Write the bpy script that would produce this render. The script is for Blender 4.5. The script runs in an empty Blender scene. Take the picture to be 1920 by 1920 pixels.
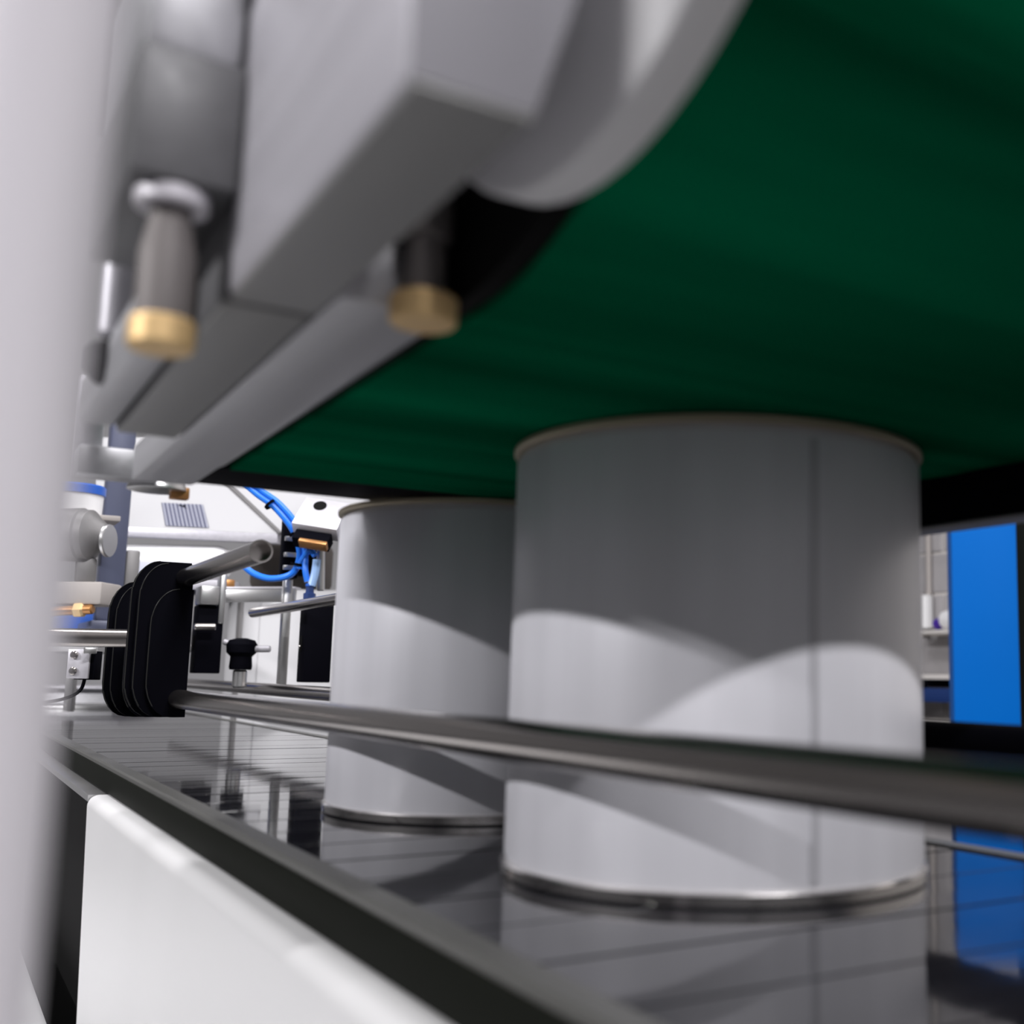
import bpy, bmesh, math, random
from mathutils import Vector, Matrix
random.seed(4)
C = bpy.context.scene
COL = C.collection
R = math.radians

# ------------------------------------------------------------------ camera
# x: across the conveyor, y: along the conveyor (away), z: up; z = 0 is the top of the slat chain
cam = bpy.data.cameras.new('camera')
cam_o = bpy.data.objects.new('camera', cam)
COL.objects.link(cam_o)
yaw, pitch, roll = 0.580344, 0.138776, 0.015637
fw = Vector((math.sin(yaw) * math.cos(pitch), math.cos(yaw) * math.cos(pitch), math.sin(pitch)))
r0 = Vector((math.cos(yaw), -math.sin(yaw), 0))
u0 = r0.cross(fw)
rv = r0 * math.cos(roll) + u0 * math.sin(roll)
uv = -r0 * math.sin(roll) + u0 * math.cos(roll)
m = Matrix((rv, uv, -fw)).transposed().to_4x4()
m.translation = (0, 0, 0.06991)
cam_o.matrix_world = m
cam.sensor_width = 36
cam.lens = 2145.83 / 1920 * 36
cam.shift_x = (960 - 1272.18) / 1920
cam.shift_y = (973.0 - 960) / 1920
cam.clip_start = 0.01
cam.dof.use_dof = True
cam.dof.focus_distance = 0.95
cam.dof.aperture_fstop = 9.0
C.camera = cam_o

# ------------------------------------------------------------------ light and exposure
C.view_settings.view_transform = 'Standard'
C.view_settings.look = 'None'
C.view_settings.gamma = 1
C.view_settings.use_curve_mapping = False
C.view_settings.exposure = 0.15
w = bpy.data.worlds.new('world')
C.world = w
w.use_nodes = True
w.node_tree.nodes['Background'].inputs[0].default_value = (0.75, 0.8, 0.9, 1)
w.node_tree.nodes['Background'].inputs[1].default_value = 0.2


def area(name, loc, target, sx, sy, power, color=(1, 0.98, 1.0)):
    l = bpy.data.lights.new(name, 'AREA')
    l.shape = 'RECTANGLE'
    l.size, l.size_y, l.energy, l.color = sx, sy, power, color
    o = bpy.data.objects.new(name, l)
    COL.objects.link(o)
    o.location = loc
    d = (Vector(target) - Vector(loc)).normalized()
    z = -d
    x = Vector((0, 1, 0)) if abs(d.x) > abs(d.y) else Vector((1, 0, 0))
    x = (x - z * x.dot(z)).normalized()
    y = z.cross(x)
    o.matrix_world = Matrix.Translation(loc) @ Matrix((x, y, z)).transposed().to_4x4()
    return o


area('hall_lamp_left', (-5.0, 0.6, 2.55), (0.2, 0.5, 0.1), 1.6, 0.10, 225)
area('hall_lamp_behind', (0.25, -3.1, 3.1), (0.25, 0.3, 0.1), 1.6, 0.08, 165)
area('background_fill', (0.3, 0.3, 2.3), (0.5, 2.2, 0.1), 1.2, 0.3, 38)  # added fill light that brightens the cabinet and hood
area('background_fill_left', (-1.2, 2.2, 3.45), (0.3, 2.2, 0.2), 2.4, 0.3, 45)  # added fill light for the machinery at the far left
area('wall_fill_right', (2.6, 1.4, 3.45), (3.4, 2.6, 0), 2.4, 0.3, 55)  # added fill light for the block wall and blue cabinet

# ------------------------------------------------------------------ materials


def mat(name, color, rough=0.5, metal=0.0, spec=0.5, noise=None, bump=None, emit=None, coat=0.0):
    """noise = (scale xyz, colour variation, roughness variation); bump = (scale xyz, strength, distance)"""
    m = bpy.data.materials.new(name)
    m.use_nodes = True
    nt = m.node_tree
    b = nt.nodes['Principled BSDF']
    b.inputs['Base Color'].default_value = (*color, 1)
    b.inputs['Roughness'].default_value = rough
    b.inputs['Metallic'].default_value = metal
    b.inputs['Specular IOR Level'].default_value = spec
    b.inputs['Coat Weight'].default_value = coat
    b.inputs['Coat Roughness'].default_value = 0.1
    if emit:
        b.inputs['Emission Color'].default_value = (*emit[0], 1)
        b.inputs['Emission Strength'].default_value = emit[1]

    def tex(scale):
        tc = nt.nodes.new('ShaderNodeTexCoord')
        mp = nt.nodes.new('ShaderNodeMapping')
        mp.inputs['Scale'].default_value = scale
        n = nt.nodes.new('ShaderNodeTexNoise')
        n.inputs['Scale'].default_value = 1
        n.inputs['Detail'].default_value = 4
        nt.links.new(tc.outputs['Object'], mp.inputs[0])
        nt.links.new(mp.outputs[0], n.inputs['Vector'])
        return n
    if noise:
        n = tex(noise[0])
        mr = nt.nodes.new('ShaderNodeMapRange')
        mr.inputs['From Min'].default_value = 0.3
        mr.inputs['From Max'].default_value = 0.7
        mr.inputs['To Min'].default_value = 1 - noise[1]
        mr.inputs['To Max'].default_value = 1 + noise[1]
        nt.links.new(n.outputs['Fac'], mr.inputs['Value'])
        mx = nt.nodes.new('ShaderNodeMix')
        mx.data_type = 'RGBA'
        mx.blend_type = 'MULTIPLY'
        mx.inputs[0].default_value = 1
        mx.inputs[6].default_value = (*color, 1)
        nt.links.new(mr.outputs[0], mx.inputs[7])
        nt.links.new(mx.outputs[2], b.inputs['Base Color'])
        if noise[2]:
            mr2 = nt.nodes.new('ShaderNodeMapRange')
            mr2.inputs['From Min'].default_value = 0.3
            mr2.inputs['From Max'].default_value = 0.7
            mr2.inputs['To Min'].default_value = max(0, rough - noise[2])
            mr2.inputs['To Max'].default_value = rough + noise[2]
            nt.links.new(n.outputs['Fac'], mr2.inputs['Value'])
            nt.links.new(mr2.outputs[0], b.inputs['Roughness'])
    if bump:
        n = tex(bump[0])
        bp = nt.nodes.new('ShaderNodeBump')
        bp.inputs['Strength'].default_value = bump[1]
        bp.inputs['Distance'].default_value = bump[2]
        nt.links.new(n.outputs['Fac'], bp.inputs['Height'])
        nt.links.new(bp.outputs[0], b.inputs['Normal'])
    return m


M = {}
M['tin'] = mat('satin_tinplate', (0.64, 0.64, 0.68), 0.36, 0.1, 0.5, noise=((60, 60, 4), 0.05, 0.05))
M['seam'] = mat('weld_seam', (0.47, 0.47, 0.50), 0.4, 0.2)
M['rim'] = mat('bright_rim', (0.62, 0.6, 0.58), 0.16, 1.0)
M['gold'] = mat('gold_lacquer_rim', (0.40, 0.35, 0.25), 0.4, 0.5)
M['belt'] = mat('green_belt', (0.001, 0.118, 0.050), 0.7, 0.0, 0.0, noise=((1.2, 20, 20), 0.6, 0.0), bump=((2.5, 30, 30), 0.25, 0.006))
M['cabinet_white'] = mat('cabinet_white_paint', (0.56, 0.56, 0.57), 0.5, 0.0, 0.2)
M['hood_white'] = mat('hood_white_paint', (0.42, 0.42, 0.43), 0.5, 0.0, 0.2)
M['end_shade'] = mat('beam_end_shade', (0.27, 0.265, 0.29), 0.5, 0.1)  # darker than the beam, paints shade on its end
M['under_shade'] = mat('underside_shade', (0.27, 0.27, 0.265), 0.5, 0.2)  # darker than the beam, paints shade on its underside
M['plate_light'] = mat('pale_nose_plate', (0.8, 0.8, 0.8), 0.5, 0.0)
M['alu_dark'] = mat('dark_grey_aluminium', (0.13, 0.13, 0.135), 0.5, 0.2, noise=((200, 3, 200), 0.06, 0.05))
M['alu'] = mat('brushed_aluminium', (0.5, 0.5, 0.52), 0.42, 0.55, 0.5, noise=((200, 3, 200), 0.06, 0.05))
M['alu_light'] = mat('anodised_aluminium', (0.58, 0.57, 0.61), 0.4, 0.35, 0.5, noise=((200, 3, 200), 0.04, 0.04))
M['steel'] = mat('polished_steel', (0.37, 0.345, 0.325), 0.2, 1.0, noise=((3, 3, 3), 0.06, 0.05))
M['steel_satin'] = mat('satin_steel', (0.55, 0.55, 0.55), 0.32, 0.9)
M['slat'] = mat('glossy_dark_slat', (0.012, 0.012, 0.015), 0.06, 0.0, 0.5, noise=((8, 80, 8), 0.08, 0.03), bump=((6, 40, 6), 0.05, 0.002))
M['joint'] = mat('slat_joint_dark', (0.02, 0.02, 0.025), 0.5, 0.2)
M['edge_strip'] = mat('edge_strip_grey', (0.075, 0.075, 0.07), 0.4, 0.0)
M['dark_rail'] = mat('dark_side_rail', (0.009, 0.010, 0.008), 0.55, 0.0, 0.02)
M['white_paint'] = mat('white_paint', (0.84, 0.84, 0.85), 0.32, 0.0, 0.5, coat=0.2)
M['cover'] = mat('pale_cover_sheet', (0.72, 0.72, 0.72), 0.4, 0.1, 0.5)
M['post'] = mat('post_paint', (0.66, 0.64, 0.68), 0.45, 0.1)
M['black'] = mat('black_plastic', (0.003, 0.003, 0.005), 0.6, 0.0, 0.015)
M['edge_highlight'] = mat('painted_edge_highlight', (0.022, 0.022, 0.02), 0.4, 0.0, 0.2)  # paler black for highlights painted along plate edges
M['gap_shade'] = mat('gap_shade_black', (0.004, 0.004, 0.004), 0.8, 0.0, 0.1)  # black that paints the shade inside gaps, recesses and holes
M['brass'] = mat('brass', (0.80, 0.56, 0.27), 0.5, 0.45)
M['brown'] = mat('dark_brown_panel', (0.1, 0.085, 0.075), 0.5)
M['grey_block'] = mat('grey_block', (0.2, 0.195, 0.195), 0.5, 0.4)
M['beige'] = mat('beige_grey', (0.38, 0.35, 0.33), 0.5)
M['blue_grey'] = mat('blue_grey_post', (0.085, 0.095, 0.15), 0.4, 0.1)
M['tube_blue'] = mat('blue_air_hose', (0.02, 0.2, 0.85), 0.3, 0.0, 0.5)
M['tube_pale'] = mat('pale_blue_hose', (0.35, 0.55, 0.9), 0.3)
M['royal'] = mat('royal_blue_paint', (0.01, 0.1, 0.5), 0.4)
M['cab_blue'] = mat('bright_blue_paint', (0.0, 0.105, 0.42), 0.5, 0.0, 0.05, noise=((2, 2, 2), 0.04, 0.02))
M['navy'] = mat('navy_paint', (0.006, 0.03, 0.14), 0.45)
M['block'] = mat('grey_wall_block', (0.4, 0.385, 0.39), 0.8, 0.0, 0.2, noise=((9, 9, 9), 0.08, 0))
M['mortar'] = mat('pale_mortar', (0.66, 0.63, 0.6), 0.85, 0.0, 0.2)
M['wall'] = mat('pale_plaster', (0.46, 0.46, 0.47), 0.8, 0.0, 0.2, noise=((2, 2, 2), 0.03, 0))
M['floor'] = mat('grey_concrete', (0.1, 0.1, 0.105), 0.5, 0.0, 0.4, noise=((3, 3, 3), 0.1, 0.1))
M['ceiling'] = mat('ceiling_grey', (0.4, 0.4, 0.41), 0.8)
M['purple'] = mat('purple_cap', (0.06, 0.015, 0.35), 0.35)
M['copper'] = mat('copper_brown', (0.45, 0.22, 0.08), 0.35, 0.7)
M['shaft'] = mat('grey_brown_shank', (0.17, 0.155, 0.15), 0.6, 0.2)

# ------------------------------------------------------------------ helpers


class MB:
    def __init__(self):
        self.bm = bmesh.new()

    def box(self, a, b, bev=0.0, seg=2):
        t = bmesh.new()
        bmesh.ops.create_cube(t, size=1)
        c = [(a[i] + b[i]) / 2 for i in range(3)]
        s = [abs(b[i] - a[i]) for i in range(3)]
        for v in t.verts:
            v.co = Vector((c[i] + v.co[i] * s[i] for i in range(3)))
        if bev:
            bmesh.ops.bevel(t, geom=list(t.edges), offset=min(bev, min(s) * 0.45), segments=seg, affect='EDGES', profile=0.5)
        self.merge(t)
        return self

    def merge(self, t, mtx=None):
        if mtx is not None:
            t.transform(mtx)
        me = bpy.data.meshes.new('tmp')
        t.to_mesh(me)
        t.free()
        self.bm.from_mesh(me)
        bpy.data.meshes.remove(me)

    def obox(self, c, size, rot, bev=0.0):
        """oriented box: rot is a 3x3 matrix"""
        t = bmesh.new()
        bmesh.ops.create_cube(t, size=1)
        for v in t.verts:
            v.co = Vector((v.co[i] * size[i] for i in range(3)))
        if bev:
            bmesh.ops.bevel(t, geom=list(t.edges), offset=min(bev, min(size) * 0.45), segments=2, affect='EDGES', profile=0.5)
        self.merge(t, Matrix.Translation(c) @ rot.to_4x4())
        return self

    def lathe(self, p0, axis, prof, seg=24):
        """prof: (radius, distance along axis from p0)"""
        ax = Vector(axis).normalized()
        q = ax.to_track_quat('Z', 'Y').to_matrix()
        rings = []
        for r, h in prof:
            if r < 1e-6:
                rings.append([self.bm.verts.new(Vector(p0) + ax * h)])
            else:
                rings.append([self.bm.verts.new(Vector(p0) + q @ Vector((r * math.cos(2 * math.pi * k / seg), r * math.sin(2 * math.pi * k / seg), h))) for k in range(seg)])
        for A, B in zip(rings, rings[1:]):
            if len(A) == 1 and len(B) == 1:
                continue
            for k in range(seg):
                k2 = (k + 1) % seg
                if len(A) == 1:
                    self.bm.faces.new((A[0], B[k], B[k2]))
                elif len(B) == 1:
                    self.bm.faces.new((A[k], A[k2], B[0]))
                else:
                    self.bm.faces.new((A[k], A[k2], B[k2], B[k]))
        return self

    def rod(self, p0, p1, r, seg=20, bev=None):
        d = (Vector(p1) - Vector(p0)).length
        b = min(r * 0.25, d * 0.2) if bev is None else bev
        return self.lathe(p0, Vector(p1) - Vector(p0), [(0, 0), (r - b, 0), (r, b), (r, d - b), (r - b, d), (0, d)], seg)

    def tube(self, pts, r, seg=10, sub=6):
        P = [Vector(p) for p in pts]
        path = []
        n = len(P)
        for i in range(n - 1):
            a, b, c, d = P[max(i - 1, 0)], P[i], P[i + 1], P[min(i + 2, n - 1)]
            for k in range(sub):
                t = k / sub
                path.append(0.5 * ((2 * b) + (c - a) * t + (2 * a - 5 * b + 4 * c - d) * t * t + (3 * b - a - 3 * c + d) * t ** 3))
        path.append(P[-1])
        up = Vector((0.3, 0.5, 0.8)).normalized()
        rings = []
        for i, p in enumerate(path):
            t = (path[min(i + 1, len(path) - 1)] - path[max(i - 1, 0)]).normalized()
            s = t.cross(up).normalized()
            v = s.cross(t)
            rings.append([self.bm.verts.new(p + (s * math.cos(2 * math.pi * k / seg) + v * math.sin(2 * math.pi * k / seg)) * r) for k in range(seg)])
        for A, B in zip(rings, rings[1:]):
            for k in range(seg):
                self.bm.faces.new((A[k], A[(k + 1) % seg], B[(k + 1) % seg], B[k]))
        self.bm.faces.new(rings[0][::-1])
        self.bm.faces.new(rings[-1])
        return self

    def prism(self, pts, direction, bev=0.0):
        """pts: planar polygon in world space, extruded by direction"""
        t = bmesh.new()
        d = Vector(direction)
        A = [t.verts.new(p) for p in pts]
        B = [t.verts.new(Vector(p) + d) for p in pts]
        n = len(A)
        t.faces.new(A)
        t.faces.new(B[::-1])
        for k in range(n):
            t.faces.new((A[k], B[k], B[(k + 1) % n], A[(k + 1) % n]))
        bmesh.ops.recalc_face_normals(t, faces=list(t.faces))
        if bev:
            bmesh.ops.bevel(t, geom=list(t.edges), offset=bev, segments=2, affect='EDGES', profile=0.5)
        self.merge(t)
        return self


def world_loc(o):
    v = Vector((0, 0, 0))
    while o:
        v += o.location
        o = o.parent
    return v


def obj(name, mb, material, parent=None, smooth=True, label=None, kind=None):
    bm = mb.bm
    bmesh.ops.recalc_face_normals(bm, faces=list(bm.faces))
    me = bpy.data.meshes.new(name)
    if parent is None:
        off = Vector((0, 0, 0))
        if bm.verts:
            lo = [min(v.co[i] for v in bm.verts) for i in range(3)]
            hi = [max(v.co[i] for v in bm.verts) for i in range(3)]
            off = Vector(((lo[0] + hi[0]) / 2, (lo[1] + hi[1]) / 2, lo[2]))
        loc = off
    else:
        off = world_loc(parent)
        loc = Vector((0, 0, 0))
    for v in bm.verts:
        v.co -= off
    bm.to_mesh(me)
    bm.free()
    me.materials.append(material)
    if smooth:
        me.polygons.foreach_set('use_smooth', [True] * len(me.polygons))
        me.set_sharp_from_angle(angle=R(32))
    o = bpy.data.objects.new(name, me)
    COL.objects.link(o)
    o.location = loc
    if parent is not None:
        o.parent = parent
    if label:
        o['label'] = label
    if kind:
        o['kind'] = kind
    return o


def tag(o, label, cat, group=None):
    o['label'] = label
    o['category'] = cat
    if group:
        o['group'] = group
    return o


def thing(name, loc, label, cat, group=None):
    o = bpy.data.objects.new(name, None)
    o.empty_display_size = 0.02
    COL.objects.link(o)
    o.location = loc
    return tag(o, label, cat, group)


def dup_tree(o, loc, label):
    c = o.copy()
    COL.objects.link(c)
    c.location = loc
    c['label'] = label
    for ch in list(o.children):
        d = ch.copy()
        COL.objects.link(d)
        d.parent = c
        for g in list(ch.children):
            e = g.copy()
            COL.objects.link(e)
            e.parent = d
    return c


def arc(c, r, a0, a1, n):
    return [(c[0] + r * math.cos(R(a0 + (a1 - a0) * k / n)), c[1] + r * math.sin(R(a0 + (a1 - a0) * k / n))) for k in range(n + 1)]


# ------------------------------------------------------------------ the room
ZF = -0.92


def struct(name, mb, m, parent=None):
    return obj(name, mb, m, parent, smooth=False, kind='structure')


struct('floor', MB().box((-7.2, -5.2, ZF - 0.1), (4.4, 8.4, ZF)), M['floor'])
struct('ceiling', MB().box((-7.2, -5.2, 3.6), (4.4, 8.4, 3.7)), M['ceiling'])
struct('wall_left', MB().box((-7.2, -5.2, ZF), (-7.0, 8.4, 3.6)), M['wall'])
struct('wall_back', MB().box((-7.0, 8.2, ZF), (4.4, 8.4, 3.6)), M['wall'])
struct('wall_front', MB().box((-7.0, -5.2, ZF), (4.4, -5.0, 3.6)), M['wall'])
wr = struct('wall_right', MB().box((4.2, -5.0, ZF), (4.4, 8.2, 3.6)), M['mortar'])
# block courses of the right wall
bmesh_block = None
zc0 = 0.1079 - 5 * 0.2032
row = 0
z = zc0
while z < 2.2:
    y = 1.6 + (0.2 if row % 2 else 0.0)
    while y < 6.0:
        if z > ZF + 0.0:
            if bmesh_block is None:
                b = obj('block', MB().box((-0.012, -0.195, 0.007), (0.008, 0.195, 0.197), 0.004, 1), M['block'], None, smooth=False)
                b.location = (0, 0, 0)
                b.parent = wr
                bmesh_block = b
                wl = wr.location.copy()
            else:
                b = bmesh_block.copy()
                COL.objects.link(b)
                b.parent = wr
            b.location = Vector((4.2 + random.uniform(-0.002, 0.002), y + 0.2, z)) - wl
        y += 0.4
    z += 0.2032
    row += 1

# ------------------------------------------------------------------ the slat chain conveyor
SX0, SX1 = 0.1335, 0.3755
conv = thing('slat_conveyor', (0.2545, 0.4, -0.03), 'long slat chain conveyor of dark glossy steel slats carrying the two tin cans', 'conveyor')
PITCH = 0.0445
slat0 = None
k0 = -9
for k in range(k0, 47):
    y0 = 0.2629 + (k) * PITCH - 0.0445 + 0.0
    if slat0 is None:
        mb = MB().box((SX0, 0.0008, -0.003), (SX1, PITCH - 0.0008, 0), 0.0002, 1)
        s = obj('slat', mb, M['slat'], conv, smooth=False)
        slat0 = s
    else:
        s = slat0.copy()
        COL.objects.link(s)
        s.parent = conv
    s.location = (0, y0, random.uniform(-0.00012, 0.00012))
YA, YB = -0.6, 2.33
obj('chain_bed', MB().box((SX0 - 0.001, YA, -0.03), (SX1 + 0.001, YB, -0.0036)), M['joint'], conv)
obj('edge_strip', MB().prism([(0.1226, YA, -0.003), (0.1226, YA, -0.0003), (0.1236, YA, 0.0008), (0.1322, YA, 0.0008), (0.1328, YA, -0.003)], (0, YB - YA, 0)), M['edge_strip'], conv, label='dark grey wear strip along the near edge')
obj('side_rail', MB().box((0.1212, YA, -0.0182), (0.1325, YB, -0.0026), 0.001), M['dark_rail'], conv, label='near side rail, almost black')
obj('edge_strip', MB().prism([(0.3895, YA, -0.003), (0.3895, YA, -0.0005), (0.3878, YA, 0.0008), (0.3768, YA, 0.0008), (0.3762, YA, -0.003)], (0, YB - YA, 0)), M['edge_strip'], conv)
obj('side_rail', MB().box((0.3765, YA, -0.0185), (0.3905, YB, -0.0034), 0.001), M['dark_rail'], conv)
# pale sheet cover under the near rail, rounded shoulder
prof = [(0.1315, -0.019), (0.1165, -0.019)] + arc((0.1165, -0.0265), 0.0075, 90, 180, 6)[1:] + [(0.109, -0.86), (0.1115, -0.86), (0.1115, -0.03), (0.1315, -0.0245)]
sc_mb = MB().prism([(x, YA, z) for x, z in prof], (0, 0.930 - YA, 0))
for v in sc_mb.bm.verts:
    if v.co.y > 0:
        v.co.y += (v.co.z + 0.02) * 0.29
obj('side_cover', sc_mb, M['cover'], conv, label='pale smooth sheet cover below the near side rail')
obj('support_ledge', MB().prism([(0.1095, 0.932, -0.019), (0.1095, 0.932, -0.0235), (0.1315, 0.932, -0.0235), (0.1315, 0.932, -0.019)], (0, 1.35, 0)), M['steel_satin'], conv)
obj('recess_shade_box', MB().box((0.135, YA + 0.02, -0.86), (0.374, YB - 0.02, -0.031), 0.002), M['gap_shade'], conv)  # black body paints the dark of the open recess below the slats
obj('end_plate', MB().box((0.112, YB, -0.03), (0.39, YB + 0.16, 0.006), 0.003), M['steel_satin'], conv)
for yy in (-0.45, 2.0):
    for xx in (0.15, 0.34):
        obj('leg', MB().box((xx, yy, ZF), (xx + 0.03, yy + 0.03, -0.859), 0.003), M['steel_satin'], conv)

tray = thing('catch_tray', (0.0, 1.3, -0.6), 'white sheet metal cabinet low beside the slat conveyor, left of its pale cover', 'cabinet')
obj('body', MB().box((-0.25, 1.0, ZF), (0.105, 1.75, -0.19), 0.006), M['white_paint'], tray)
obj('door', MB().box((-0.22, 0.994, ZF + 0.08), (0.08, 0.9995, -0.23), 0.002), M['white_paint'], tray)

# ------------------------------------------------------------------ tin cans
CH, CR = 0.1558, 0.0775
can = thing('tin_can', (0.2545, 0.361, 0.0002), 'larger and nearer plain grey tin can with a dark vertical weld seam', 'can', 'plain tin cans on the slats')
b = MB().lathe((0.2545, 0.361, 0.0002), (0, 0, 1), [(0.0, 0.004), (CR - 0.004, 0.004), (CR - 0.0016, 0.0034), (CR - 0.0008, 0.0052), (CR, 0.0066), (CR, CH - 0.0062), (CR - 0.0008, CH - 0.0048), (CR - 0.002, CH - 0.003)], 96)
body = obj('body', b, M['tin'], can)
sa = math.atan2(0.2868 - 0.361 - 0.0005, 0.2400 - 0.2545)
sd_ = Vector((math.cos(sa), math.sin(sa), 0))
tn = Vector((-sd_.y, sd_.x, 0))
rot = Matrix((tn, sd_, Vector((0, 0, 1)))).transposed()
obj('seam', MB().obox(Vector((0.2545, 0.361, CH / 2)) + sd_ * (CR - 0.0002), (0.0036, 0.0009, CH - 0.0135), rot, 0.0002), M['seam'], body, label='darker vertical weld seam')
ring = lambda z0, z1, zmid: [(CR - 0.0022, z0), (CR + 0.0005, z0), (CR + 0.0013, z0 + 0.0006), (CR + 0.0013, z1 - 0.0006), (CR + 0.0004, z1), (CR - 0.0022, z1), (CR - 0.0022, z0)]
obj('bottom_rim', MB().lathe((0.2545, 0.361, 0.0002), (0, 0, 1), ring(0, 0.0046, 0), 96), M['rim'], can, label='bright metal bottom seam')
obj('top_rim', MB().lathe((0.2545, 0.361, 0.0002), (0, 0, 1), ring(CH - 0.0030, CH - 0.0002, 0), 96), M['gold'], can, label='pale gold top seam')
obj('lid', MB().lathe((0.2545, 0.361, 0.0002), (0, 0, 1), [(CR - 0.0021, CH - 0.0012), (CR - 0.004, CH - 0.004), (CR - 0.01, CH - 0.0042), (CR - 0.012, CH - 0.0036), (0, CH - 0.0036)], 64), M['gold'], can)
dup_tree(can, (0.2550, 0.5824, 0.0002), 'farther plain grey tin can, half hidden behind the larger can')

# ------------------------------------------------------------------ press belt conveyor above the cans
BZ = 0.1562
press = thing('belt_press', (0.23, 0.36, BZ), 'overhead conveyor with wide dark green belt in an aluminium frame pressing on the cans', 'conveyor')
NR, NY = 0.120, 0.245       # nose roller
FR, FY = 0.030, 0.512       # far roller
NZ, FZ = BZ + NR, BZ + FR
TH = 0.0022
BX0, BX1 = 0.1052, 0.3545


def belt_loop(off):
    # closed path in (y, z); off > 0 grows inward
    pts = []
    n1 = 26
    # bottom from far to near with a faint waviness
    for k in range(n1 + 1):
        y = FY + (NY - FY) * k / n1
        pts.append((y, BZ + off + 0.00022 * (1 - math.cos((FY - y) * 2 * math.pi / 0.0445)) ))
    pts += [(NY + rr * math.cos(R(a)), NZ + rr * math.sin(R(a))) for k in range(1, 73) for a, rr in ((270 - 2.5 * k, NR - off + 0.0007 * math.sin(R(2.5 * k * 16)) * min(1, k / 6)),)]
    # top run: slopes down to far roller
    pts += arc((FY, FZ), FR - off, 90, -90, 12)
    return pts[:-1]


bm_ = MB()
outer, inner = belt_loop(0), belt_loop(TH)
XS = [BX0 + (BX1 - BX0) * k / 10 for k in range(11)]
grid_o = [[bm_.bm.verts.new((x, y, z)) for x in XS] for y, z in outer]
grid_i = [[bm_.bm.verts.new((x, y, z)) for x in (XS[0], XS[-1])] for y, z in inner]
n = len(outer)
for k in range(n):
    k2 = (k + 1) % n
    for j in range(10):
        bm_.bm.faces.new((grid_o[k][j], grid_o[k][j + 1], grid_o[k2][j + 1], grid_o[k2][j]))
    bm_.bm.faces.new((grid_i[k][0], grid_i[k][1], grid_i[k2][1], grid_i[k2][0]))
    bm_.bm.faces.new((grid_o[k][0], grid_i[k][0], grid_i[k2][0], grid_o[k2][0]))
    bm_.bm.faces.new((grid_o[k][10], grid_i[k][1], grid_i[k2][1], grid_o[k2][10]))
obj('belt', bm_, M['belt'], press, label='wide dark green belt')
obj('roller', MB().rod((BX0 + 0.001, NY, NZ), (BX1 - 0.001, NY, NZ), NR - TH - 0.0005, 64), M['steel_satin'], press)
obj('roller', MB().rod((BX0 + 0.001, FY, FZ), (BX1 - 0.001, FY, FZ), FR - TH - 0.0005, 32), M['black'], press)
# black cross bar at the far end and black far side rail
obj('end_bar', MB().box((0.094, 0.5145, BZ + 0.0006), (0.372, 0.566, BZ + 0.022), 0.002), M['black'], press, label='black bar across the far end')
obj('far_side_rail', MB().box((0.356, 0.10, 0.1365), (0.366, 0.566, 0.215), 0.0015), M['black'], press, label='black side rail on the far side')
obj('flange', MB().box((0.355, 0.10, 0.1352), (0.372, 0.566, 0.1364), 0.0003), M['grey_block'], press)
# near side: black sheets paint the shade of the gap behind the aluminium parts
ip = [(0.0992, y, z) for y, z in arc((NY, NZ), NR - 0.0012, 195, 268, 24)] + [(0.0992, 0.565, BZ + 0.003), (0.0992, 0.565, 0.33), (0.0992, 0.14, 0.33)]
obj('gap_shade_plate', MB().prism(ip, (0.0055, 0, 0)), M['gap_shade'], press)
obj('gap_shade_web', MB().box((0.073, 0.245, 0.182), (0.0985, 0.565, 0.188), 0.001), M['gap_shade'], press)
# box beam with end face
obj('side_beam', MB().prism([(0.052, 0.154, 0.1562), (0.0725, 0.154, 0.1562), (0.0808, 0.154, 0.183), (0.0808, 0.154, 0.31), (0.052, 0.154, 0.31)], (0, 0.1175, 0), 0.0014), M['alu_light'], press, label='pale aluminium box beam with a square near end')
obj('end_piece', MB().prism([(0.0522, 0.1525, 0.1562), (0.0723, 0.1525, 0.1562), (0.0806, 0.1525, 0.183), (0.0806, 0.1525, 0.31), (0.0522, 0.1525, 0.31)], (0, 0.0014, 0), 0.0004), M['end_shade'], press, label='grey piece painting the shade on the beam end')  # added face, its grey holds the shade of the beam end
obj('shade_strip', MB().box((0.0528, 0.1528, 0.1552), (0.0722, 0.2712, 0.15615), 0.0003), M['under_shade'], press, label='dull grey strip painting the shade under the beam')  # added strip, its grey holds the shade under the beam
obj('shade_strip', MB().box((0.0523, 0.2742, 0.1552), (0.0720, 0.4510, 0.15615), 0.0003), M['under_shade'], press)  # added shade strip continued under the second beam
obj('side_beam', MB().box((0.0515, 0.2730, 0.1562), (0.0722, 0.452, 0.310), 0.0014), M['alu_dark'], press)
obj('side_plate', MB().box((0.0400, 0.3050, 0.1562), (0.0509, 0.447, 0.1720), 0.0014), M['alu'], press)
obj('lower_rail', MB().prism([(0.0738, 0.2570, 0.1562), (0.0990, 0.2570, 0.1562), (0.1035, 0.2570, 0.1585), (0.1035, 0.2570, 0.172), (0.0738, 0.2570, 0.172)], (0, 0.312, 0), 0.0006), M['alu'], press, label='flat aluminium rail along the belt edge')
# rounded nose plate
disc = [(y, z) for y, z in arc((0.176, 0.2325), 0.0725, 180, 360, 30)]
pl = [(0.0885, y, z) for y, z in disc] + [(0.0885, 0.2485, 0.33), (0.0885, 0.1035, 0.33)]
obj('nose_plate', MB().prism(pl, (0.0095, 0, 0), 0.0012), M['plate_light'], press, label='round-ended aluminium end plate beside the belt nose')
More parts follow.
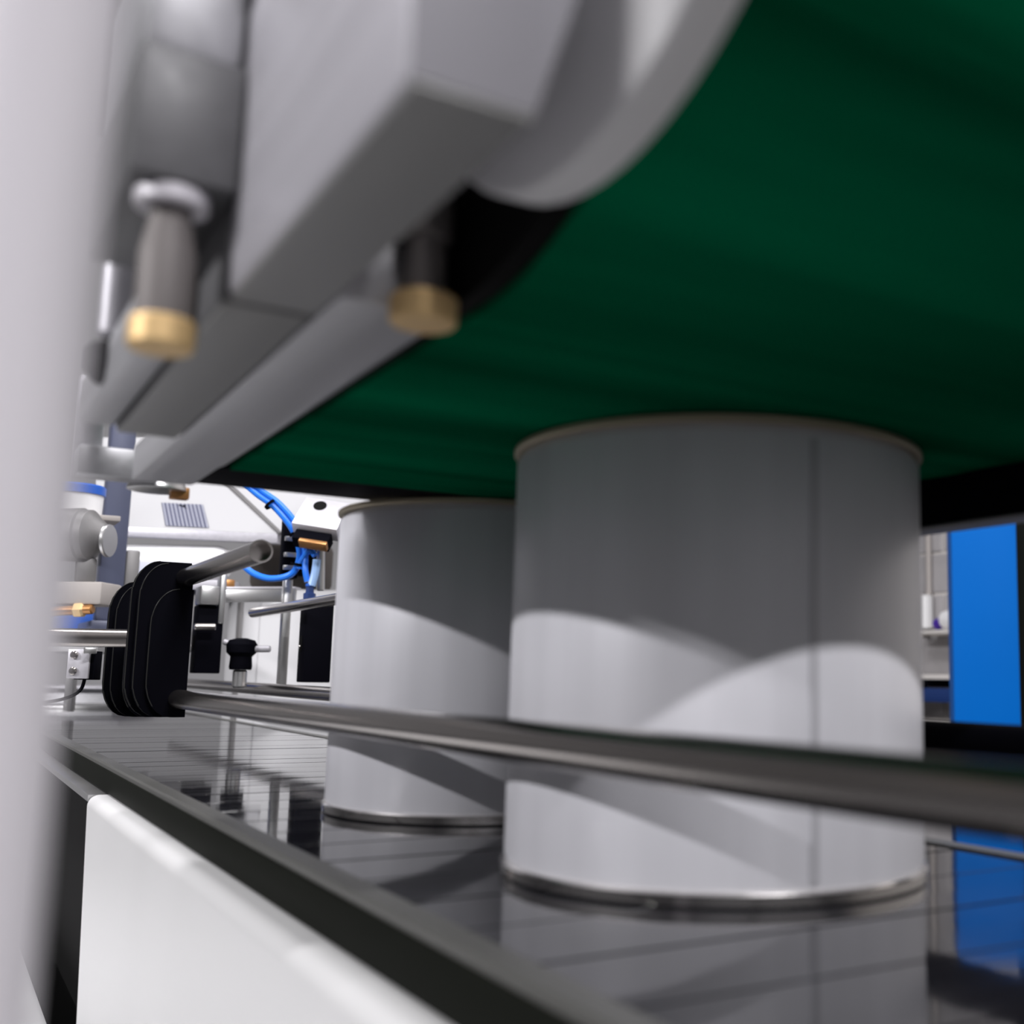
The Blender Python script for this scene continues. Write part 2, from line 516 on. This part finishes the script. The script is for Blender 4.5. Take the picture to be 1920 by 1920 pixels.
# adjusting stud with brass foot
st = obj('adjusting_stud', MB().lathe((0.0915, 0.2500, 0.1840), (0, 0, -1), [(0, 0), (0.0052, 0), (0.0058, 0.0008), (0.0058, 0.012), (0.0046, 0.0128), (0.0046, 0.026), (0, 0.026)], 24), M['shaft'], press, label='grey brown stud hanging at the rail end')
obj('brass_foot', MB().lathe((0.0915, 0.2500, 0.1579), (0, 0, -1), [(0, 0), (0.0072, 0), (0.0079, 0.0008), (0.0079, 0.0062), (0.0072, 0.007), (0, 0.007)], 24), M['brass'], st, label='brass foot')
# left cluster: clamp block, bolt, brass pin
obj('bearing_block', MB().box((0.0290, 0.265, 0.1787), (0.0518, 0.335, 0.2095), 0.0012), M['alu_dark'], press, label='dark grey bearing block bolted to the beam side')
obj('block_cover', MB().box((0.0300, 0.268, 0.2100), (0.0516, 0.335, 0.2500), 0.0030), M['alu'], press)
obj('oil_cup', MB().rod((0.0400, 0.262, 0.2360), (0.0400, 0.2679, 0.2360), 0.0055, 20), M['beige'], press)
sl_ = obj('adjusting_stud', MB().lathe((0.0392, 0.2740, 0.1786), (0, 0, -1), [(0, 0), (0.0045, 0), (0.0045, 0.0060), (0.0060, 0.0140), (0.0062, 0.0145), (0.0062, 0.0300), (0, 0.0300)], 24), M['shaft'], press, label='left grey brown stud with pale collar')
obj('brass_foot', MB().lathe((0.0392, 0.2740, 0.1485), (0, 0, -1), [(0, 0), (0.0066, 0), (0.0072, 0.0008), (0.0072, 0.0062), (0.0066, 0.007), (0, 0.007)], 24), M['brass'], sl_, label='brass foot')
obj('collar', MB().lathe((0.0392, 0.2740, 0.1784), (0, 0, -1), [(0.0046, 0), (0.0078, 0), (0.0082, 0.0006), (0.0082, 0.0032), (0.0078, 0.0038), (0.0046, 0.0038)], 24), M['post'], sl_, label='pale collar')
obj('vertical_bar', MB().rod((0.0415, 0.381, 0.1708), (0.0415, 0.381, 0.42), 0.0050, 24), M['alu_light'], press, label='pale round upright bar')
obj('bar_clip', MB().box((0.0415, 0.3755, 0.262), (0.0515, 0.3865, 0.275), 0.001), M['alu_dark'], press)
obj('clamp_knob', MB().lathe((0.0425, 0.389, 0.1705), (0, 0, -1), [(0, 0), (0.0065, 0), (0.0080, 0.002), (0.0080, 0.008), (0.005, 0.012), (0, 0.012)], 20), M['black'], press, label='black clamping knob')
lb = obj('angle_bracket', MB().box((0.057, 0.655, 0.168), (0.070, 0.660, 0.222), 0.001), M['alu_light'], press)
obj('foot_plate', MB().box((0.0575, 0.635, 0.167), (0.0955, 0.6545, 0.182), 0.0015), M['alu'], lb)
obj('tie_bar', MB().box((0.0605, 0.452, 0.205), (0.0715, 0.660, 0.222), 0.001), M['alu'], press)
obj('copper_contact', MB().box((0.1045, 0.655, 0.1615), (0.114, 0.662, 0.1680), 0.0008), M['copper'], lb)
obj('ring_cap', MB().lathe((0.0985, 0.661, 0.170), (0, 0, -1), [(0, 0), (0.0135, 0), (0.0150, 0.0030), (0.0150, 0.0042), (0.0138, 0.0046), (0, 0.0046)], 28), M['steel_satin'], lb)
obj('far_roller_cap', MB().rod((0.083, 0.560, 0.170), (0.0985, 0.560, 0.170), 0.012, 24), M['steel_satin'], press)

# ------------------------------------------------------------------ machine post close to the lens
pc = Vector((0.0096, 0.1224, 0)) - Vector((rv.x, rv.y, 0)).normalized() * 0.0155
post = thing('machine_post', (pc.x, pc.y, ZF), 'pale grey round-edged machine post standing closest to the lens', 'post')
obj('tube', MB().rod((pc.x, pc.y, ZF + 0.012), (pc.x, pc.y, 1.25), 0.0155, 40), M['post'], post)
obj('foot_plate', MB().box((pc.x - 0.05, pc.y - 0.05, ZF), (pc.x + 0.05, pc.y + 0.05, ZF + 0.012), 0.003), M['post'], post)
obj('cap', MB().rod((pc.x, pc.y, 1.25), (pc.x, pc.y, 1.262), 0.0165, 32), M['black'], post)

# ------------------------------------------------------------------ guide rails
RD = 0.00675


def rail(name, p0, p1, r, label, hollow=False, group='steel guide rods along the conveyor'):
    d = (Vector(p1) - Vector(p0)).length
    mb = MB()
    if hollow:
        mb.lathe(p0, Vector(p1) - Vector(p0), [(0, 0.012), (r * 0.86, 0.012), (r * 0.86, 0), (r, 0), (r, d), (0, d)], 28)
    else:
        mb.rod(p0, p1, r, 28, 0.0008)
    return tag(obj(name, mb, M['steel'], None, label=label), label, 'rail', group)


rail('guide_rail', (0.160, -0.35, 0.0497), (0.160, 0.925, 0.0497), RD, 'long steel guide rod passing in front of both tin cans')
rail('guide_rail', (0.160, 0.685, 0.1395), (0.160, 0.935, 0.1385), RD, 'short steel tube with open end sticking out of the top of the front black plates', hollow=True)
rear_rail = rail('guide_rail', (0.3495, -0.35, 0.0445), (0.3495, 2.0, 0.0515), RD + 0.0006, 'long steel guide rod behind both cans, above the far slat edge')
obj('sleeve', MB().rod((0.3495, -0.33, 0.0437), (0.3495, 0.55, 0.0468), 0.0087, 24, 0.001), M['black'], rear_rail, label='black sleeve over the near half of the rod')
rail('guide_rail', (0.349, 0.62, 0.1450), (0.349, 1.515, 0.1445), 0.0062, 'upper steel rod on the far side, ending in front of the right black post')
rail('cross_rod', (-0.02, 1.030, 0.0932), (0.134, 0.938, 0.0934), RD, 'level steel rod entering the front black plates from the left')

# ------------------------------------------------------------------ black guide plates


def plate_pts(x0, x1, z0, z1, r, y):
    pts = [(x1, y, z0), (x1, y, z1)]
    pts += [(x, y, z) for x, z in arc((x0 + r, z1 - r * 1.5), 1, 90, 180, 7) and [(x0 + r + r * math.cos(R(a)), z1 - r * 1.5 + r * 1.5 * math.sin(R(a))) for a in (90, 105, 120, 135, 150, 165, 180)]]
    pts += [(x0 + r + r * math.cos(R(a)), y, z0 + r * 1.5 + r * 1.5 * math.sin(R(a))) for a in (180, 195, 210, 225, 240, 255, 270)]
    return pts


def plate_stack(y, x0, x1, z0, z1, label):
    t = thing('guide_plates', ((x0 + x1) / 2, y, z0), label, 'guide plates', 'black guide plates holding the rods')
    for k, (dy, dx0, dz1) in enumerate(((0, 0.012, -0.021), (0.006, 0.004, -0.002), (0.016, 0.0, 0.0))):
        p = obj('plate', MB().prism(plate_pts(x0 + dx0, x1, z0, z1 + dz1, 0.018, y + dy), (0, 0.0045 if k == 0 else 0.0065, 0), 0.0), M['black'], t)
        e = plate_pts(x0 + dx0, x1, z0, z1 + dz1, 0.018, y + dy)[1:]
        obj('edge', MB().tube([Vector(q) + Vector((0.0002, -0.0001, 0)) for q in e[1:-3]], 0.00032, 6, 2), M['edge_highlight'], p, label='pale line painting the edge highlight')  # thin pale line paints the highlight along the plate edge
    return t


plate_stack(0.905, 0.1255, 0.1655, 0.0365, 0.1505, 'front stack of rounded black plates from which the guide rods come out')
plate_stack(1.010, 0.1245, 0.168, 0.033, 0.1415, 'rear rounded black plates half hidden behind the front black plates')

# ------------------------------------------------------------------ far side supports
def bracket_post(x, y, wd, z0, z1, label):
    t = thing('bracket_post', (x, y, z0), label, 'post', 'black bracket posts at the far rail')
    bd = obj('body', MB().box((x - wd / 2, y - 0.014, z0), (x + wd / 2, y + 0.014, z1), 0.0015), M['black'], t)
    sl = MB().lathe((x - wd / 2 - 0.0002, y, (z0 + z1) / 2 - 0.004), (-1, 0, 0), [(0, 0), (0.004, 0), (0.0042, 0.0008), (0.003, 0.001), (0, 0.001)], 16)
    for v in sl.bm.verts:
        v.co.z = (z0 + z1) / 2 - 0.004 + (v.co.z - ((z0 + z1) / 2 - 0.004)) * 2.4
    obj('slot_shade', sl, M['gap_shade'], bd)
    obj('screw', MB().rod((x - wd / 2 - 0.0014, y, (z0 + z1) / 2 - 0.007), (x - wd / 2 - 0.003, y, (z0 + z1) / 2 - 0.007), 0.0022, 10), M['steel'], bd)
    return t


bracket_post(0.293, 1.50, 0.030, 0.0675, 0.150, 'black bracket post beside the black front plates, steel clamp on its top')
bracket_post(0.3905, 1.377, 0.032, 0.0590, 0.157, 'black bracket post close to the farther can, with an oval slot in its side')
cl = thing('rod_clamp', (0.296, 1.495, 0.15), 'small steel clamp block on top of the left black bracket post', 'clamp')
obj('block', MB().box((0.278, 1.478, 0.1502), (0.300, 1.512, 0.1735), 0.002), M['steel_satin'], cl)
obj('upright', MB().box((0.3015, 1.484, 0.128), (0.3085, 1.506, 0.190), 0.001), M['steel_satin'], cl)
obj('pin', MB().rod((0.272, 1.47, 0.1225), (0.296, 1.470, 0.1235), 0.0045, 16), M['steel'], cl)
bar = thing('bracket_bar', (0.36, 1.56, 0.16), 'flat steel bar spanning between the two black bracket posts', 'bar')
obj('bar', MB().prism([(0.3175, 1.585, 0.160), (0.3175, 1.585, 0.1765), (0.4035, 1.531, 0.1785), (0.4035, 1.531, 0.162)], (0.005, 0.008, 0), 0.0006), M['steel_satin'], bar)
obj('end_lug', MB().box((0.302, 1.5065, 0.1605), (0.3085, 1.592, 0.176), 0.001), M['steel_satin'], bar)
obj('top_flange', MB().prism([(0.3175, 1.585, 0.177), (0.4035, 1.531, 0.179), (0.4175, 1.553, 0.179), (0.3315, 1.607, 0.177)], (0, 0, 0.003), 0.0004), M['alu_light'], bar)

kn = thing('clamping_knob', (0.329, 1.474, 0.05), 'black clamping knob on a steel stem between the two black bracket posts', 'knob')
ax = (0.329, 1.474)
obj('grip', MB().lathe((ax[0], ax[1], 0.0725), (0, 0, 1), [(0, 0), (0.0125, 0), (0.0135, 0.003), (0.0125, 0.016), (0.0175, 0.021), (0.018, 0.031), (0.015, 0.036), (0.006, 0.0385), (0, 0.0385)], 24), M['black'], kn)
obj('stem', MB().rod((ax[0], ax[1], 0.0505), (ax[0], ax[1], 0.0724), 0.0085, 20), M['steel_satin'], kn)
obj('handle', MB().rod((0.341, 1.467, 0.098), (0.359, 1.4565, 0.0985), 0.0042, 16), M['alu_light'], kn)
obj('handle', MB().rod((0.317, 1.482, 0.104), (0.310, 1.486, 0.1065), 0.0036, 16), M['alu_light'], kn)

# white machine body behind
mc = thing('machine_cabinet', (0.62, 2.5, ZF), 'white machine cabinet behind the far rail and the black clamping knob', 'cabinet')
X_ = Vector((0.84, -0.54, 0))


def slab(c, along, depth, z0, z1, half, bev, mb=None):
    """upright slab facing the lens side: centre c (x, y), half width along X_"""
    mb = mb or MB()
    n_ = Vector((0.54, 0.84, 0))
    rot_ = Matrix((X_, n_, Vector((0, 0, 1)))).transposed()
    return mb.obox(Vector((c[0], c[1], (z0 + z1) / 2)) + n_ * depth / 2, (2 * half, depth, z1 - z0), rot_, bev)


obj('body', slab((0.575, 1.842), 1, 0.35, ZF, 0.205, 0.20, 0.01), M['cabinet_white'], mc)
obj('door', slab((0.578, 1.832), 1, 0.008, -0.5, 0.185, 0.150, 0.002), M['cabinet_white'], mc)
obj('gap_strip', slab((0.425, 1.933), 1, 0.01, -0.5, 0.185, 0.004, 0.001), M['grey_block'], mc)

hood = thing('machine_hood', (0.45, 2.0, 0.28), 'white sloping machine hood with steel lower edge bar, carrying a striped label', 'hood')
# sloping white sheet: lower edge toward the lens, rising away
A0, A1 = Vector((0.2132, 1.9957, 0.2950)), Vector((0.4531, 1.8408, 0.2860))
back = Vector((0.004, 0.006, -0.004))
B0, B1 = Vector((0.229, 2.256, 0.482)), Vector((0.345, 2.18, 0.484))
obj('sheet', MB().prism([A0, A1, B1, B0], back, 0.0), M['hood_white'], hood)
obj('edge_bar', MB().prism([A0 + Vector((0, 0, -0.015)), A0, A1, A1 + Vector((0, 0, -0.015))], (0.010, 0.016, 0), 0.0008), M['alu_light'], hood)
A2, A3 = A1 + X_ * 0.010, Vector((0.73, 1.68, 0.290))
B2, B3 = Vector((0.359, 2.171, 0.484)), Vector((0.80, 1.88, 0.49))
obj('sheet', MB().prism([A2, A3, B3, B2], back, 0.0), M['hood_white'], hood)
up_ = (B1 - A1)
obj('seam_strip', MB().tube([A1 + X_ * 0.004 + Vector((0, -0.002, 0.0)), (B1 + B2) / 2 + Vector((0, -0.002, 0.0))], 0.0032, 8, 1), M['grey_block'], hood)
# striped label: flat print
ml = bpy.data.materials.new('striped_print')
ml.use_nodes = True
nt = ml.node_tree
bs = nt.nodes['Principled BSDF']
bs.inputs['Roughness'].default_value = 0.4
tc = nt.nodes.new('ShaderNodeTexCoord')
wv = nt.nodes.new('ShaderNodeTexWave')
wv.wave_type = 'BANDS'
wv.bands_direction = 'X'
wv.inputs['Scale'].default_value = 3.4
wv.inputs['Distortion'].default_value = 0.0
rp = nt.nodes.new('ShaderNodeValToRGB')
rp.color_ramp.elements[0].position = 0.55
rp.color_ramp.elements[0].color = (0.075, 0.08, 0.13, 1)
rp.color_ramp.elements[1].position = 0.75
rp.color_ramp.elements[1].color = (0.3, 0.31, 0.36, 1)
nt.links.new(tc.outputs['UV'], wv.inputs['Vector'])
nt.links.new(wv.outputs['Color'], rp.inputs[0])
nt.links.new(rp.outputs[0], bs.inputs['Base Color'])
L0 = A0 + (A1 - A0) * 0.385 + (B0 - A0) * 0.02
L1 = A0 + (A1 - A0) * 0.625 + (B0 - A0) * 0.02
nrm = (A1 - A0).cross(up_).normalized()
if nrm.y > 0:
    nrm = -nrm
ub = (B0 - A0) * 0.42 - X_ * 0.006
lbm = MB()
off = nrm * 0.0015
q4 = [lbm.bm.verts.new(p) for p in (L0 + off, L1 + off, L1 + ub + off, L0 + ub + off)]
f = lbm.bm.faces.new(q4)
uvl = lbm.bm.loops.layers.uv.new('UVMap')
for lp, c in zip(f.loops, ((0, 0), (1, 0), (1, 1), (0, 1))):
    lp[uvl].uv = c
lab_o = obj('striped_label', lbm, ml, hood, smooth=False, label='grey blue striped label with a dark mark')
cmk = L0 + (L1 - L0) * 0.48 + ub * 0.5 + nrm * 0.0022
mk = MB()
ud = up_.normalized()
xd = (A1 - A0).normalized()
for pts in ([(-6, 3), (0, 5), (2, 1), (-2, -2)], [(0, 2), (8, 5), (9, 3), (2, -2)], [(-1, -1), (3, -1), (5, -9), (3, -10)]):
    vs = [mk.bm.verts.new(cmk + xd * a * 0.001 + ud * b_ * 0.001) for a, b_ in pts]
    mk.bm.faces.new(vs)
obj('printed_mark', mk, M['black'], lab_o, smooth=False, label='small dark mark')

tank = thing('white_tank', (0.318, 1.955, 0.10), 'white rounded tank under the steel edge of the machine hood', 'tank')
t_ = MB().obox((0.322, 1.955, 0.2405), (0.195, 0.055, 0.055), Matrix((X_, Vector((0.54, 0.84, 0)), Vector((0, 0, 1)))).transposed(), 0.026)
obj('shell', t_, M['white_paint'], tank)
obj('band', slab((0.317, 1.93), 1, 0.05, 0.196, 0.2125, 0.092, 0.004), M['alu_light'], tank)
obj('foot', slab((0.33, 1.94), 1, 0.04, 0.10, 0.1955, 0.05, 0.003), M['grey_block'], tank)

bx = thing('motor_housing', (0.48, 2.1, 0.2), 'dark brown motor housing below the hood, behind the blue air hoses', 'motor')
obj('housing', slab((0.545, 2.15), 1, 0.09, 0.2225, 0.310, 0.066, 0.012), M['brown'], bx)
obj('end_piece', MB().rod((0.515, 1.96, 0.262), (0.535, 1.99, 0.262), 0.03, 24), M['black'], bx)
obj('clip', MB().box((0.355, 1.735, 0.186), (0.372, 1.75, 0.202), 0.002), M['copper'], bx)

# sensor head and blue air hoses
sn = thing('sensor_head', (0.39, 1.4, 0.22), 'tilted silver sensor block with dark oval hole beside the farther can, hoses below it', 'sensor')
ex = Vector((0.0498, -0.034, -0.0085)).normalized()
ey = Vector((0.020, 0.028, 0.040)).normalized()
ey = (ey - ex * ey.dot(ex)).normalized()
ez = ex.cross(ey)
rs = Matrix((ex, ey, ez)).transposed()
sc_ = Vector((0.398, 1.405, 0.2575))
hb = obj('housing', MB().obox(sc_, (0.056, 0.050, 0.020), rs, 0.0012), M['alu_light'], sn)
hole = MB().lathe(sc_ + ez * 0.0102 + ey * 0.012 - ex * 0.006, ez, [(0, 0), (0.008, 0), (0.008, 0.0006), (0, 0.0006)], 20)
obj('hole_shade', hole, M['gap_shade'], hb)
obj('lower_block', MB().obox(sc_ - ey * 0.034 - ez * 0.005, (0.044, 0.016, 0.016), rs, 0.001), M['black'], sn)
obj('copper_tip', MB().obox(sc_ - ey * 0.046 + ex * 0.006, (0.034, 0.006, 0.012), rs, 0.001), M['copper'], sn)
obj('stalk', MB().rod((0.404, 1.415, 0.17), (0.400, 1.410, 0.222), 0.005, 14), M['steel_satin'], sn)

h = thing('air_hose', (0.36, 1.42, 0.18), 'bundle of bright blue air hoses with black ties looping beside the sensor block', 'hose')
H1 = [(0.300, 1.455, 0.312), (0.3259, 1.4405, 0.2866), (0.3464, 1.4296, 0.2700), (0.3681, 1.4202, 0.2421), (0.3773, 1.4191, 0.2131), (0.3717, 1.4265, 0.1904), (0.3515, 1.4409, 0.1835), (0.3319, 1.4527, 0.1896), (0.315, 1.462, 0.205)]
obj('hose', MB().tube(H1, 0.0040, 10, 8), M['tube_blue'], h)
obj('hose', MB().tube([(p[0] + 0.005, p[1] - 0.004, p[2] + 0.004) for p in H1[:5]] + [(0.383, 1.412, 0.195), (0.386, 1.41, 0.180)], 0.0036, 10, 8), M['tube_blue'], h)
obj('hose', MB().tube([(0.392, 1.405, 0.212), (0.3860, 1.41, 0.218), (0.379, 1.416, 0.205), (0.377, 1.418, 0.196)], 0.0038, 10, 8), M['tube_blue'], h)
obj('hose', MB().tube([(0.3945, 1.405, 0.207), (0.393, 1.405, 0.19), (0.390, 1.406, 0.175)], 0.0048, 10, 8), M['tube_pale'], h, label='pale blue hose end')
for p, d in (((0.342, 1.4315, 0.2735), (0.5, -0.3, -0.6)), ((0.3705, 1.4185, 0.2385), (0.3, -0.1, -0.8)), ((0.3755, 1.4205, 0.2010), (-0.1, 0.1, -0.8))):
    dd = Vector(d).normalized()
    obj('cable_tie', MB().lathe(Vector(p) - dd * 0.0016, dd, [(0.0062, 0), (0.0082, 0), (0.0082, 0.0032), (0.0062, 0.0032), (0.0062, 0)], 14), M['black'], h)
fit = thing('hose_fitting', (0.389, 1.408, 0.150), 'small dark blue hose fitting standing on the right black bracket post', 'fitting')
obj('nut', MB().lathe((0.389, 1.408, 0.1575), (0, 0, 1), [(0, 0), (0.0075, 0), (0.0075, 0.008), (0.005, 0.009), (0.005, 0.016), (0, 0.016)], 6), M['navy'], fit)
obj('collar', MB().rod((0.389, 1.408, 0.1736), (0.389, 1.408, 0.1776), 0.0055, 16), M['royal'], fit)
vp_ = thing('valve_post', (0.36, 1.46, 0.05), 'black valve block and silver clips behind the blue hoses', 'valve')
obj('body', MB().box((0.366, 1.452, 0.186), (0.386, 1.472, 0.262), 0.003), M['black'], vp_)
for zz in (0.232, 0.212, 0.196):
    obj('clip', MB().box((0.366, 1.446, zz), (0.383, 1.4515, zz + 0.006), 0.001), M['steel_satin'], vp_)
obj('stand', MB().box((0.371, 1.456, 0.05), (0.381, 1.468, 0.1855), 0.001), M['steel_satin'], vp_)

# left background
cp = thing('column', (0.208, 1.765, 0.1205), 'blue grey upright steel column left of the machine hood', 'column')
obj('shaft', MB().box((0.1965, 1.75, 0.137), (0.2285, 1.785, 0.60), 0.003), M['blue_grey'], cp)
obj('foot', MB().box((0.190, 1.742, 0.1204), (0.240, 1.93, 0.1368), 0.002), M['blue_grey'], cp)
obj('side_block', MB().box((0.229, 1.755, 0.15), (0.247, 1.78, 0.237), 0.003), M['grey_block'], cp)
mo = thing('gear_motor', (0.150, 1.46, 0.2), 'grey gear motor with a domed end, left of the blue grey column', 'motor')
obj('barrel', MB().lathe((0.118, 1.475, 0.222), (0.84, -0.54, 0.0), [(0, 0), (0.024, 0), (0.030, 0.004), (0.031, 0.03), (0.029, 0.032), (0.029, 0.040), (0.022, 0.046), (0.010, 0.06), (0, 0.06)], 28), M['grey_block'], mo)
obj('flange', MB().rod((0.166, 1.444, 0.216), (0.170, 1.4415, 0.216), 0.019, 20), M['steel_satin'], mo)
obj('neck', MB().box((0.139, 1.452, 0.168), (0.160, 1.470, 0.196), 0.003), M['grey_block'], mo)
obj('base', slab((0.132, 1.45), 1, 0.05, 0.142, 0.168, 0.038, 0.003), M['beige'], mo)
obj('arm', MB().box((0.150, 1.455, 0.147), (0.162, 1.766, 0.160), 0.001).box((0.150, 1.754, 0.147), (0.1963, 1.766, 0.160), 0.001), M['grey_block'], mo)
obj('copper_pipe', MB().rod((0.118, 1.462, 0.134), (0.158, 1.436, 0.137), 0.0055, 16), M['copper'], mo)
obj('pipe_nut', MB().rod((0.140, 1.448, 0.1355), (0.150, 1.4415, 0.1362), 0.0085, 6), M['brass'], mo)
bl = thing('blue_crate', (0.19, 1.9, 0.1), 'royal blue crate seen low behind the black plates, on the white bench', 'crate')
obj('shell', slab((0.185, 1.90), 1, 0.10, 0.1205, 0.160, 0.07, 0.003), M['royal'], bl)
obj('rim', slab((0.185, 1.895), 1, 0.11, 0.1602, 0.1655, 0.074, 0.001), M['royal'], bl)
wb = thing('white_bench', (0.18, 1.95, 0.05), 'white bench top behind the rear black plates, under the blue crate', 'bench')
obj('top', slab((0.145, 1.915), 1, 0.20, 0.095, 0.120, 0.085, 0.002), M['white_paint'], wb)
obj('leg', slab((0.105, 2.0), 1, 0.014, 0.007, 0.0945, 0.006, 0.001), M['steel_satin'], wb)
obj('leg', slab((0.190, 1.95), 1, 0.014, 0.007, 0.0945, 0.006, 0.001), M['steel_satin'], wb)
jar = thing('blue_lidded_tub', (0.155, 1.66, 0.2), 'white tub with blue lid at the far left above the gear motor', 'tub')
obj('tub', MB().lathe((0.147, 1.63, 0.262), (0, 0, 1), [(0, 0), (0.030, 0), (0.033, 0.003), (0.034, 0.028), (0, 0.028)], 28), M['white_paint'], jar)
obj('lid', MB().lathe((0.147, 1.63, 0.2902), (0, 0, 1), [(0, 0), (0.036, 0), (0.036, 0.010), (0.034, 0.012), (0, 0.012)], 28), M['royal'], jar)
obj('shelf', MB().box((0.10, 1.58, 0.255), (0.196, 1.78, 0.2618), 0.001), M['beige'], jar)

# little steel plate with two screws below the cross rod
sp = thing('screw_plate', (0.115, 1.13, 0.06), 'small steel plate with two round screws hanging under the level rod', 'plate')
q_ = slab((0.1160, 1.130), 1, 0.003, 0.0620, 0.0875, 0.0095, 0.0006)
pp = obj('plate', q_, M['alu_light'], sp)
for zz in (0.0825, 0.0685):
    obj('screw', MB().lathe((0.1130, 1.1314, zz), (-0.54, -0.84, 0), [(0, 0), (0.0035, 0), (0.0035, 0.0012), (0.0025, 0.0024), (0, 0.0028)], 16), M['steel'], pp)
obj('backing', slab((0.1215, 1.1300), 1, 0.012, 0.061, 0.086, 0.009, 0.0006), M['black'], sp)
obj('hook', MB().box((0.1185, 1.115, 0.0835), (0.1285, 1.124, 0.089), 0.001), M['steel_satin'], sp)
tag(obj('cable', MB().tube([(0.1235, 1.14, 0.062), (0.122, 1.15, 0.052), (0.115, 1.17, 0.045), (0.10, 1.20, 0.040), (0.07, 1.25, 0.036)], 0.0015, 8, 6), M['black']), 'thin black cable curving down from the small screw plate', 'cable')
fb = thing('floor_block', (0.17, 2.6, 0), 'pale steel machine base at the far end of the slats', 'base')
obj('body', slab((0.20, 2.66), 1, 0.2, ZF, 0.030, 0.16, 0.004), M['alu'], fb)
obj('plate', slab((0.20, 2.64), 1, 0.2, 0.0305, 0.036, 0.17, 0.002), M['alu_light'], fb)

# ------------------------------------------------------------------ right background
bc = thing('blue_cabinet', (1.95, 1.75, ZF), 'tall bright blue cabinet seen between the tin can and the right edge', 'cabinet')
rb = Vector((0.728, -0.686, 0))
nb = Vector((0.686, 0.728, 0))
rotb = Matrix((rb, nb, Vector((0, 0, 1)))).transposed()
pb = Vector((2.337, 2.082, 0))
obj('body', MB().obox(pb + nb * 0.1 + Vector((0, 0, -0.12)), (0.168, 0.2, 1.5), rotb, 0.004), M['cab_blue'], bc)
obj('plinth', MB().obox(pb + nb * 0.1 + Vector((0, 0, ZF + 0.025)), (0.15, 0.18, 0.05), rotb, 0.002), M['black'], bc)
dk = thing('dark_post', (2.1, 1.6, ZF), 'dark grey steel post at the right edge beside the blue cabinet', 'post')
pd = pb + rb * 0.132 + nb * 0.35
obj('shaft', MB().obox(pd + Vector((0, 0, 0.3)), (0.06, 0.05, 2.42), rotb, 0.003), M['dark_rail'], dk)
obj('foot', MB().obox(pd + Vector((0, 0, ZF + 0.005)), (0.12, 0.12, 0.01), rotb, 0.002), M['dark_rail'], dk)

pipe = thing('wall_conduit', (4.1, 4.0, 0.3), 'pale vertical conduit with a round switch box on the block wall', 'pipe')
obj('tube', MB().rod((4.165, 4.07, 0.50), (4.165, 4.07, 2.6), 0.014, 16), M['beige'], pipe)
obj('box', MB().rod((4.14, 4.07, 0.33), (4.14, 4.07, 0.50), 0.036, 24), M['cover'], pipe)
obj('plug', MB().rod((4.14, 4.07, 0.29), (4.14, 4.07, 0.3295), 0.022, 20), M['brown'], pipe)
shf = thing('wall_shelf', (4.05, 3.9, 0.3), 'pale narrow shelf on the block wall carrying the white bottle', 'shelf')
obj('board', MB().box((3.98, 3.55, 0.298), (4.186, 4.03, 0.316), 0.003), M['mortar'], shf)
obj('bracket', MB().box((4.0, 3.6, 0.23), (4.186, 3.615, 0.2975), 0.002), M['beige'], shf)
bt = thing('white_bottle', (4.05, 3.80, 0.316), 'white bottle with purple cap lying on the wall shelf', 'bottle')
obj('body', MB().lathe((4.06, 3.875, 0.362), (-0.1, -1, 0.12), [(0, 0), (0.03, 0), (0.045, 0.02), (0.045, 0.13), (0.042, 0.14), (0, 0.14)], 28), M['white_paint'], bt)
obj('cap', MB().lathe((4.065, 3.877, 0.360), (0.1, 1, -0.25), [(0, 0), (0.028, 0), (0.028, 0.05), (0.024, 0.055), (0, 0.055)], 20), M['purple'], bt)
rk = thing('wall_rack', (4.0, 3.85, -0.1), 'rack with navy blue beam and pale top board below the wall shelf', 'rack')
obj('top_board', MB().box((3.92, 3.2, 0.085), (4.18, 4.7, 0.108), 0.003), M['mortar'], rk)
obj('beam', MB().box((3.90, 3.2, -0.018), (3.94, 4.7, 0.045), 0.003), M['navy'], rk)
obj('lower_board', MB().box((3.92, 3.2, -0.125), (4.18, 4.7, -0.108), 0.003), M['mortar'], rk)
for yy in (3.22, 4.64):
    obj('leg', MB().box((3.945, yy, ZF), (3.99, yy + 0.05, 0.0845), 0.003), M['navy'], rk)
tr = thing('black_tray', (4.0, 3.95, 0.108), 'flat black tray lying on the pale rack board', 'tray')
obj('tray', MB().box((3.93, 3.86, 0.050), (4.10, 4.20, 0.0845), 0.006), M['black'], tr)
obj('lip', MB().box((3.925, 3.86, 0.045), (3.9295, 4.20, 0.0845), 0.001), M['black'], tr)
